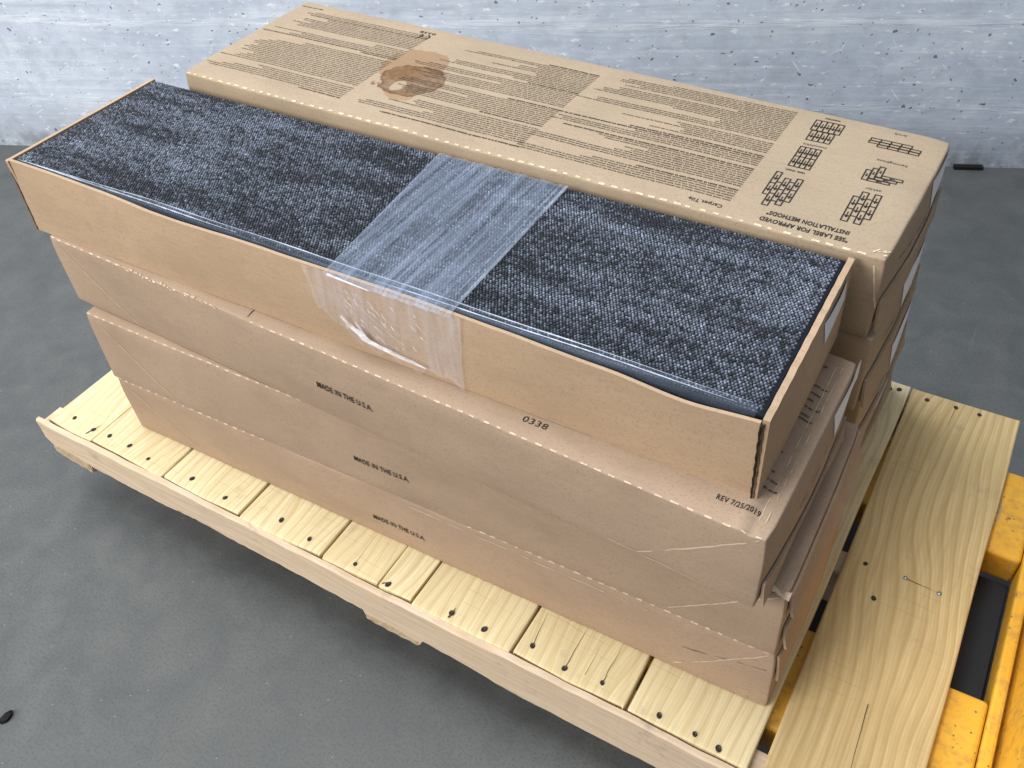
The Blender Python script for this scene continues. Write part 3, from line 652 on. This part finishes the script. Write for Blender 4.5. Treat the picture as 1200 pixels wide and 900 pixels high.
V, F = box_mesh(CX0, CX1, CY0, CY1, z, ztop, .0012, 1); mesh_obj('tile_backing', V, F, M['backing'], tile)
# loop pile: every yarn loop is a little bump in rows across the tile
PX, PY = .00375, .00325
nx, ny = int((CX1 - CX0 - .003) / PX), int((CY1 - CY0 - .003) / PY)
ii, jj = np.meshgrid(np.arange(nx), np.arange(ny), indexing='ij'); ii = ii.ravel(); jj = jj.ravel(); N = len(ii)
lx = CX0 + .0015 + PX * (ii + .5 * (jj % 2) + rng.uniform(-.10, .10, N)); ly = CY0 + .0015 + PY * (jj + .5 + rng.uniform(-.10, .10, N))
def vnoise(x, y, seed):
    r = np.random.default_rng(seed); t = r.random((64, 64)); xi = np.floor(x).astype(int); yi = np.floor(y).astype(int); fx_ = x - xi; fy_ = y - yi; fx_ = fx_ * fx_ * (3 - 2 * fx_); fy_ = fy_ * fy_ * (3 - 2 * fy_)
    a = t[xi % 64, yi % 64]; b = t[(xi + 1) % 64, yi % 64]; c = t[xi % 64, (yi + 1) % 64]; d = t[(xi + 1) % 64, (yi + 1) % 64]; return (a * (1 - fx_) + b * fx_) * (1 - fy_) + (c * (1 - fx_) + d * fx_) * fy_
st = .45 * vnoise(lx * 9, ly * 42, 1) + .30 * vnoise(lx * 22, ly * 90, 2) + .25 * vnoise(lx * 60, ly * 260, 3)
st = (st - st.mean()) / st.std()
br = np.clip(.190 + .115 * st + rng.normal(0, .165, N), .01, 1)
dark = np.array((.0130, .0155, .0225)); lite = np.array((.40, .465, .60))
colr = dark + (lite - dark) * br[:, None] * rng.uniform(.75, 1.1, N)[:, None]
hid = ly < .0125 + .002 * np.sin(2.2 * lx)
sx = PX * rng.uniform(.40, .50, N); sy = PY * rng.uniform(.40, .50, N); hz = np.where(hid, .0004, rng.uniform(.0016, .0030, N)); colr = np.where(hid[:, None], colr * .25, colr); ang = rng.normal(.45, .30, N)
ring = [(math.cos(2 * math.pi * k / 6), math.sin(2 * math.pi * k / 6)) for k in range(6)]
tpl = np.array([(c, s_, -.05) for c, s_ in ring] + [(c * .72, s_ * .72, .72) for c, s_ in ring] + [(0, 0, 1.)])
ca, sa = np.cos(ang)[:, None], np.sin(ang)[:, None]
px_ = tpl[None, :, 0] * sx[:, None]; py_ = tpl[None, :, 1] * sy[:, None]
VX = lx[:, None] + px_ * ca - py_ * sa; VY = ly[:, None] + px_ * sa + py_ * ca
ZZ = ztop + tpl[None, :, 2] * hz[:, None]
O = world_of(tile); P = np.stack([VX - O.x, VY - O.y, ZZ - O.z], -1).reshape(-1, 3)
tf = [(k, (k + 1) % 6, 6 + (k + 1) % 6, 6 + k) for k in range(6)]; tt = [(6 + k, 6 + (k + 1) % 6, 12) for k in range(6)]
base = np.arange(N) * 13
quads = (base[:, None, None] + np.array(tf)[None]).reshape(-1, 4); tris = (base[:, None, None] + np.array(tt)[None]).reshape(-1, 3)
me = bpy.data.meshes.new('loop_pile'); me.vertices.add(len(P)); me.vertices.foreach_set('co', P.ravel())
li = np.concatenate([quads.ravel(), tris.ravel()]); me.loops.add(len(li)); me.loops.foreach_set('vertex_index', li.astype(np.int32))
ls = np.concatenate([np.arange(len(quads)) * 4, len(quads) * 4 + np.arange(len(tris)) * 3]); me.polygons.add(len(ls)); me.polygons.foreach_set('loop_start', ls.astype(np.int32))
me.polygons.foreach_set('use_smooth', np.ones(len(ls), bool)); me.update(calc_edges=True); me.validate()
ca_ = me.color_attributes.new('Col', 'FLOAT_COLOR', 'POINT'); cc = np.ones((N, 13, 4)); cc[:, :, :3] = colr[:, None, :]; cc[:, :6, :3] *= .35; cc[:, 12, :3] *= 1.25; ca_.data.foreach_set('color', cc.ravel())  # shading put into the loop colours: dark foot, brighter tip
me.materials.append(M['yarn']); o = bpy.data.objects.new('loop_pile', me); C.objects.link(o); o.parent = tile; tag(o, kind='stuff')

# clear liner film folded along the near edge of the tiles
lin = thing('plastic_liner', (.5, .012, ZF - .012), 'clear plastic liner film folded along the carpet edge next to the tray rim', 'plastic film')
def line_y(x): return .0150 + .0025 * math.sin(2.2 * x + .4) - .007 * (1 - min(1, x / .25)) 
V, F = sheet(lambda u, v: (.012 + 1.006 * u, [.0058, .0062, .0085, line_y(u)][min(3, int(round(v * 3)))], ZF + [-.012, -.004, .0002, .0006][min(3, int(round(v * 3)))] ), 70, 4, .0003, (0, 0, 1)); fix_normals(mesh_obj('film_strip', V, F, M['liner'], lin, True))
for a, b, f, r in ((.012, 1.012, lambda x: line_y(x) + .0003, .0007), (.012, .40, lambda x: .0105 + .003 * x, .0010), (.60, 1.000, lambda x: .0105 + .0012 * math.sin(9 * x), .0007)):
    xs = np.linspace(a, b, 60); V, F = tube([(x, f(x), ZF + .0012 + .0004 * math.sin(31 * x)) for x in xs], [r * (.5 + .5 * math.sin(k * .9 + k * k * .05) ** 2) * min(1, .15 + k / 8, .15 + (59 - k) / 14) for k in range(60)], 6); mesh_obj('pale_film_line', V, F, M['bead'], lin, True)  # pale tubes painted as the highlights along the liner's folds

# ---------------------------------------------------------------- stretch film band across tray and tiles
band = thing('stretch_film_band', (.61, .13, ZF), 'cloudy clear stretch film band wrapped across the carpet and down the tray front', 'plastic film')
def band_top(u, v):
    # u across the band (x), v from the back edge over the top to the rim
    xl, xr = .516 + .026 * v, .699 + .004 * v; x = xl + (xr - xl) * u; y = .2595 + (-.0052 - .2595) * v
    z = ZF + .0022 + .0007 * math.sin(40 * u + 3 * v) + .0006 * math.sin(95 * u - 5 * v) + .0008 * math.sin(math.pi * v) - .0032 * max(0., (v - .95) / .05) ** 2
    return (x, y, z)
V, F = sheet(band_top, 60, 30, .0002, (0, 0, 1)); mesh_obj('film_top', V, F, M['film'], band, True)
def band_front(u, v):
    xl, xr = .508 + .012 * v, .7155 - .006 * v; x = xl + (xr - xl) * u
    low = -.055 - .040 * min(1, u / .38) + .004 * math.sin(17 * u) + .003 * math.sin(43 * u)
    z = ZF + .0022 + (low - .0022) * v; p = front(min(1, max(0, (x + .002) / 1.03)), max(0, (z - ZF + .1035) / .1035))
    return (x, min(p[1], -.0015) - .0012 - .0008 * abs(math.sin(26 * u + 6 * v)) - .0007 * math.sin(61 * u - 11 * v) ** 2, z)
V, F = sheet(band_front, 60, 24, .0002, (0, -1, 0)); mesh_obj('film_front', V, F, M['film_front'], band, True)
# folded side edges and the bunched tail
def ribbon(pts, wd, mat, name, up=(0, 0, 1)):
    V = []; U = Vector(up)
    for i, p in enumerate(pts):
        p = Vector(p); t = Vector(pts[min(i + 1, len(pts) - 1)]) - Vector(pts[max(0, i - 1)]); s = t.cross(U).normalized(); w_ = wd[i] if isinstance(wd, list) else wd
        V += [p - s * w_ / 2, p + U * w_ * .25, p + s * w_ / 2]
    return mesh_obj(name, V, grid_faces(len(pts), 3), mat, band, True)
ribbon([(.6985 + .0035 * t, .258 - .2645 * t, ZF + .0034) for t in np.linspace(0, 1, 30)], .0042, M['film_line'], 'pale_film_line')
ribbon([(.690 + .0020 * t, .258 - .2645 * t, ZF + .0033) for t in np.linspace(0, 1, 30)], .0020, M['film_line'], 'pale_film_line')
ribbon([(.517 + .0255 * t, .258 - .2645 * t, ZF + .0033) for t in np.linspace(0, 1, 30)], .0020, M['film_line'], 'pale_film_line')
rgm = random.Random(8)
def fp(x, z, off=.004):
    p = front((x + .002) / 1.03, (z + .1035) / .1035); return (x, min(p[1], -.0015) - off, ZF + z)
tail = [(.5555, -.050), (.563, -.058), (.572, -.064), (.579, -.067), (.583, -.0725), (.590, -.076), (.602, -.0785), (.616, -.0800), (.632, -.0825), (.648, -.0835), (.664, -.0855)]
ribbon([fp(x, z, .006) for x, z in tail], [.004, .006, .008, .011, .0125, .009, .0075, .008, .007, .006, .002], M['film_white'], 'film_tail', (0, -1, 0))
ribbon([fp(x, z, .005) for x, z in [(.574, -.052), (.579, -.060), (.584, -.069), (.588, -.076)]], [.002, .005, .006, .003], M['film_white'], 'film_tail', (0, -1, 0))
ribbon([fp(.546 + .055 * t, .001 - .003 * t, .0035) for t in np.linspace(0, 1, 14)], [.0035 * (1 - t) + .001 for t in np.linspace(0, 1, 14)], M['film_white'], 'film_tail', (0, -1, 0))
for k in range(60):
    x = rgm.uniform(.556, .668); z = rgm.uniform(-.072, -.010); l = rgm.uniform(.003, .011); a = rad(-48 + rgm.uniform(-8, 8))
    if abs((x - .565) * 1.05 + (z + .02) + .012) > .05 and k % 3: continue
    ribbon([fp(x + l * math.cos(a) * t, z + l * math.sin(a) * t, .0038) for t in (0, .5, 1)], [.0004, .0013, .0003], M['film_white'], 'film_wrinkle_glint', (0, -1, 0))  # white strokes painted as glints on the film's wrinkles
for x0, z0, x1, z1, wd in ((.556, -.012, .640, -.068, .0018), (.548, -.020, .566, -.050, .0012), (.585, -.040, .625, -.078, .0012)):
    ribbon([fp(x0 + (x1 - x0) * t + .0015 * math.sin(9 * t), z0 + (z1 - z0) * t, .0032) for t in np.linspace(0, 1, 14)], [wd * (.4 + .6 * math.sin(3.1 * t + .05)) for t in np.linspace(0, 1, 14)], M['film_line'], 'film_wrinkle_glint', (0, -1, 0))  # longer pale strokes, also painted wrinkle glints

# ---------------------------------------------------------------- pallet
ZD = ZF - .4505; BT = .0155
pal = thing('wooden_pallet', (.58, .26, ZD - .09), 'pale pine pallet of close-set deck boards under the carton stacks', 'pallet')
def board(x0, x1, y0, y1, yaw=0, mat='pine', seed=1., taper=0.):
    """deck board along y with eased edges and slightly ragged ends"""
    rg = random.Random(int(seed * 100)); nx_, ny_ = 7, 26; X = [0, .008, .02, .5, .98, .992, 1]; V = []; F = []
    yc = (y0 + y1) / 2; wdx = x1 - x0
    endn = [rg.uniform(-.0022, .0022) for _ in X]; endf = [rg.uniform(-.0022, .0022) for _ in X]
    Y = [0, .003, .008] + list(np.linspace(.03, .97, ny_ - 6)) + [.992, .997, 1]
    for layer in (0, 1):
        for i, u in enumerate(X):
            for j, v in enumerate(Y):
                x = x0 + (wdx + taper * ((y0 + (y1 - y0) * v) - y0)) * u + yaw * ((y0 + (y1 - y0) * v) - yc) + .0007 * math.sin(13 * v + seed) * (1 if u > .9 else -.6)
                y = y0 + (y1 - y0) * v + (endn[i] * max(0, 1 - v * 25) + endf[i] * max(0, 1 - (1 - v) * 25))
                if layer == 0:
                    z = ZD - .0004 * (u in (.008, .992)) - .0022 * (u in (0, 1)) + .0004 * math.sin(9 * v + seed * 3 + 4 * u) - (.0016 if j in (0, len(Y) - 1) else .0003 if j in (1, len(Y) - 2) else 0)
                    if j < 1 and u in (0, 1): z -= .002; y += .003
                    z -= .0004
                else: z = ZD - BT
                V.append((x, y, z))
    n = len(X) * len(Y); ny2 = len(Y); F += grid_faces(len(X), ny2); F += [tuple(n + k for k in reversed(f)) for f in grid_faces(len(X), ny2)]
    for i in range(len(X) - 1):
        for j in (0, ny2 - 1): a, b = i * ny2 + j, (i + 1) * ny2 + j; F.append((b, a, n + a, n + b) if j == 0 else (a, b, n + b, n + a))
    for j in range(ny2 - 1):
        for i in (0, len(X) - 1): a, b = i * ny2 + j, i * ny2 + j + 1; F.append((a, b, n + b, n + a) if i == 0 else (b, a, n + a, n + b))
    o = mesh_obj('deck_board', V, F, M[mat], pal, origin=((x0 + x1) / 2, yc, ZD - BT)); fix_normals(o); return o
BX = [(-.088, .0145), (.0155, .1735), (.1760, .3315), (.3345, .4845), (.4880, .5850), (.5862, .6385), (.6420, .7915), (.7960, .9490), (.9535, 1.1010), (1.1175, 1.2755)]
deck = []
for k, (a, b) in enumerate(BX):
    wide = k == 9
    deck.append(board(a, b, -.0862 - .001 * math.sin(k * 2.3), .617 + .002 * math.sin(k * 1.7), .006 if wide else random.uniform(-.001, .001), 'pine_wide' if wide else 'pine', seed=k + 1.37, taper=.024 if k == 8 else 0))
nails = [(-.050, -.064), (0.0, -.068), (.035, -.065), (.081, -.065), (.129, -.071), (.221, -.068), (.293, -.072), (.396, -.064), (.454, -.071), (.538, -.074), (.598, -.079), (.698, -.075), (.748, -.075), (.814, -.066), (.864, -.074), (.913, -.069), (.990, -.074), (1.035, -.075), (1.065, -.078), (1.143, .251), (1.194, .253), (1.237, .249), (1.166, .203), (1.102, .602), (1.089, .598), (1.145, .598), (1.187, .601), (1.221, .601)]
rg = random.Random(17)
for k, (x, y) in enumerate(nails):
    d = next((deck[i] for i, (a, b) in enumerate(BX) if a - .006 < x < b + .006), deck[-1])
    bright = k in (20, 21); r = rg.uniform(.0032, .0046); V = []; F = []; n = 10; rot = rg.uniform(0, 3)
    for m, (rr, zz) in enumerate(((1.0, .0002), (.78, .0010), (.30, .0006 if not bright else .0016))):
        for q in range(n):
            th = 2 * math.pi * q / n; el = 1.12 if not bright else 1.0; e = 1 + (.12 * math.sin(2 * th + rot) if not bright else 0)
            V.append((x + math.cos(th) * r * rr * e * .85, y + math.sin(th) * r * rr * el * e, ZD + zz))
    for m in range(2):
        for q in range(n): F.append((m * n + q, m * n + (q + 1) % n, (m + 1) * n + (q + 1) % n, (m + 1) * n + q))
    F.append(tuple(2 * n + q for q in range(n)))
    mesh_obj('nail_head', V, F, M['nail2' if bright else 'nail'], d)
def split(d, a, b, wd=.0012, seed=0):
    rg = random.Random(seed); n = 8; pts = [(a[0] + (b[0] - a[0]) * i / n + rg.uniform(-.0006, .0006), a[1] + (b[1] - a[1]) * i / n) for i in range(n + 1)]
    v, f = quad_strip(pts, [wd * .55 * (1.15 - i / n) for i in range(n + 1)]); mesh_obj('split', [(x, y, ZD + .0005) for x, y in v], f, M['split'], d)
for k, (d, a, b, w_) in enumerate(((7, (.814, -.066), (.808, -.015), .0014), (7, (.864, -.074), (.8635, -.005), .0016), (7, (.913, -.069), (.913, -.005), .0013), (7, (.890, -.070), (.889, -.01), .0007), (9, (1.198, .056), (1.203, -.080), .0016), (9, (1.187, .600), (1.178, .50), .0008), (9, (1.194, .252), (1.236, .249), .0016), (4, (.538, -.074), (.534, -.01), .0007), (0, (-.004, -.080), (.004, -.055), .0040), (5, (.590, -.082), (.600, -.074), .0030), (6, (.698, -.083), (.699, -.066), .0045))):
    split(deck[d], a, b, w_, k)
# rails (stringers) along x, bottom edges rough
def rail(y0, y1, prof_b, name='stringer', x0=-.105, x1=1.270, top=None):
    xs = sorted(set([x0, x1] + list(np.linspace(x0, x1, 120)) + [p[0] for p in prof_b])); bx = [p[0] for p in prof_b]; bz = [p[1] for p in prof_b]; rg = random.Random(5); V = []; F = []
    for x in xs:
        zb = float(np.interp(x, bx, bz)) + rg.uniform(-.0012, .0012) + .0018 * math.sin(33 * x) * math.sin(7 * x); zt = (top(x) if top else -BT) ; zt = zt - .0006
        wv = .0006 * math.sin(11 * x + y0 * 30) + rg.uniform(-.00015, .00015)
        V += [(x, y0 + wv + .0025, ZD + zt), (x, y0 + wv, ZD + zt - .003), (x, y0 + wv + .0005, ZD + (zt + zb) / 2), (x, y0 + wv, ZD + zb + .004), (x, y0 + .004, ZD + zb), (x, y1, ZD + zb), (x, y1, ZD + zt)]
    k = 7
    for i in range(len(xs) - 1):
        for q in range(k): F.append((i * k + q, i * k + (q + 1) % k, (i + 1) * k + (q + 1) % k, (i + 1) * k + q))
    F.append(tuple(range(k))); F.append(tuple((len(xs) - 1) * k + q for q in reversed(range(k))))
    return fix_normals(mesh_obj(name, V, F, M['pine_rail'], pal, origin=((x0 + x1) / 2, (y0 + y1) / 2, ZD - .05)))
pb = [(-.112, -.050), (-.100, -.062), (-.085, -.078), (-.020, -.085), (-.012, -.084), (-.008, -.070), (.10, -.070), (.23, -.067), (.40, -.072), (.553, -.077), (.556, -.091), (.648, -.092), (.655, -.077), (.80, -.089), (.95, -.092), (1.27, -.095)]
rail(-.0860, -.050, [(p, q + .006) for p, q in pb], x0=-.080)
rail(-.0962, -.0882, pb, 'edge_board', x0=-.112, x1=1.110, top=lambda x: -.0028 + .0016 * math.sin(9 * x) + .0011 * math.sin(41 * x) + .0006 * math.sin(113 * x))
pb2 = [(-.1, -.085), (1.27, -.088)]
rail(.232, .270, pb2, x0=-.085); rail(.578, .6155, pb2, x0=-.085)
# thin waney slab nailed along the face under the board ends: bark left on its lower edge
for (x0, x1, za, zb) in ((-.098, -.012, -.060, -.083), (.557, .646, -.078, -.0905)):
    V, F = sheet(lambda u, v: (x0 + (x1 - x0) * u, -.0972 - .0006 * math.sin(3.1 * u) * v, ZD + za * (1 - v) + (zb + (.010 * (1 - u) if x0 < 0 else 0)) * v + (.0012 * math.sin(25 * u) if v > .5 else .003 * math.sin(5 * u))), 24, 4, .0012, (0, 1, 0)); fix_normals(mesh_obj('bark_edge', V, F, M['bark'], pal))
# ---------------------------------------------------------------- pallet jack
ZT = ZD - BT - .0004                          # fork tops carry the deck boards
jack = thing('pallet_jack', (1.1, .25, 0), 'worn yellow pallet jack with its forks under the pallet', 'pallet jack')
def fork(y0, y1):
    x0, x1 = .06, 1.322; V, F = box_mesh(x0, x1, y0, y1, ZT - .050, ZT, .006, 3)
    V = [Vector((v.x, v.y + (.03 * (1 - min(1, (v.x - x0) / .1)) * (1 if v.y < (y0 + y1) / 2 else -1) if v.x < x0 + .1 else 0), v.z)) for v in V]
    f = mesh_obj('fork', V, F, M['yellow'], jack)
    yc = (y0 + y1) / 2
    V, F = box_mesh(.16, .30, yc - .035, yc + .035, .045, ZT - .049, .004, 1); b = mesh_obj('roller_frame', V, F, M['blk'], f)
    V, F = tube([(.20, yc - .033 + .0011 * k, .0375) for k in range(61)], .0375, 24); mesh_obj('load_roller', V, F, M['nylon'], f)
    return f
fork(-.024, .137); fork(.361, .522)
V, F = box_mesh(1.323, 1.3385, -.024, .522, ZT - .050, ZT - .0005, .004, 2); mesh_obj('cross_frame', V, F, M['yellow'], jack)
V, F = box_mesh(1.200, 1.322, .138, .360, ZT - .062, ZT - .052, .002, 1); mesh_obj('fork_gap_plate', V, F, M['blk'], jack)  # guessed dark plate, added to keep the gap between the forks black
def bulk(u, v): return (1.339 + .035 * v, -.06 + .46 * u, ZT - .05 + .24 * v)
V, F = sheet(bulk, 10, 6, .012, (1, 0, 0)); fix_normals(mesh_obj('bulkhead', V, F, M['yellow'], jack))
V, F = box_mesh(1.3395, 1.50, .05, .31, .13, ZT - .02, .01, 2); mesh_obj('pump_housing', V, F, M['yellow'], jack)
for y in (.105, .205):
    V, F = tube([(1.43, y + .001 * k, .09) for k in range(51)], .09, 32); mesh_obj('steer_wheel', V, F, M['rub'], jack)
V, F = box_mesh(1.405, 1.455, .157, .203, .088, .135, .004, 1); mesh_obj('axle_bracket', V, F, M['blk'], jack)

# ---------------------------------------------------------------- loose bits
def pebble(name, c, r, mat, label, cat):
    bm = bmesh.new(); bmesh.ops.create_icosphere(bm, subdivisions=2, radius=1); rg = random.Random(3)
    V = []
    for v in bm.verts:
        k = 1 + rg.uniform(-.18, .18); V.append(Vector((c[0] + v.co.x * r[0] * k, c[1] + v.co.y * r[1] * k, max(.0002, c[2] + v.co.z * r[2] * k))))
    bm.verts.index_update(); F = [tuple(v.index for v in f.verts) for f in bm.faces]; bm.free()
    return tag(mesh_obj(name, V, F, mat, None, origin=(c[0], c[1], 0)), label, cat)
pebble('rubber_scrap', (.141, -.441, .003), (.006, .011, .005), M['rub'], 'small black scrap of rubber lying on the grey floor', 'debris')
V, F = box_mesh(-.165, -.098, -.016, -.002, .0002, .009, .001, 1)  # dark slot at the wall foot, put in as a black block
o = mesh_obj('dark_slot_block', V, F, M['rub']); o.location = wp; o.rotation_euler = (0, 0, wang); tag(o, 'black block standing in for a dark slot at the foot of the concrete wall', 'dark slot')
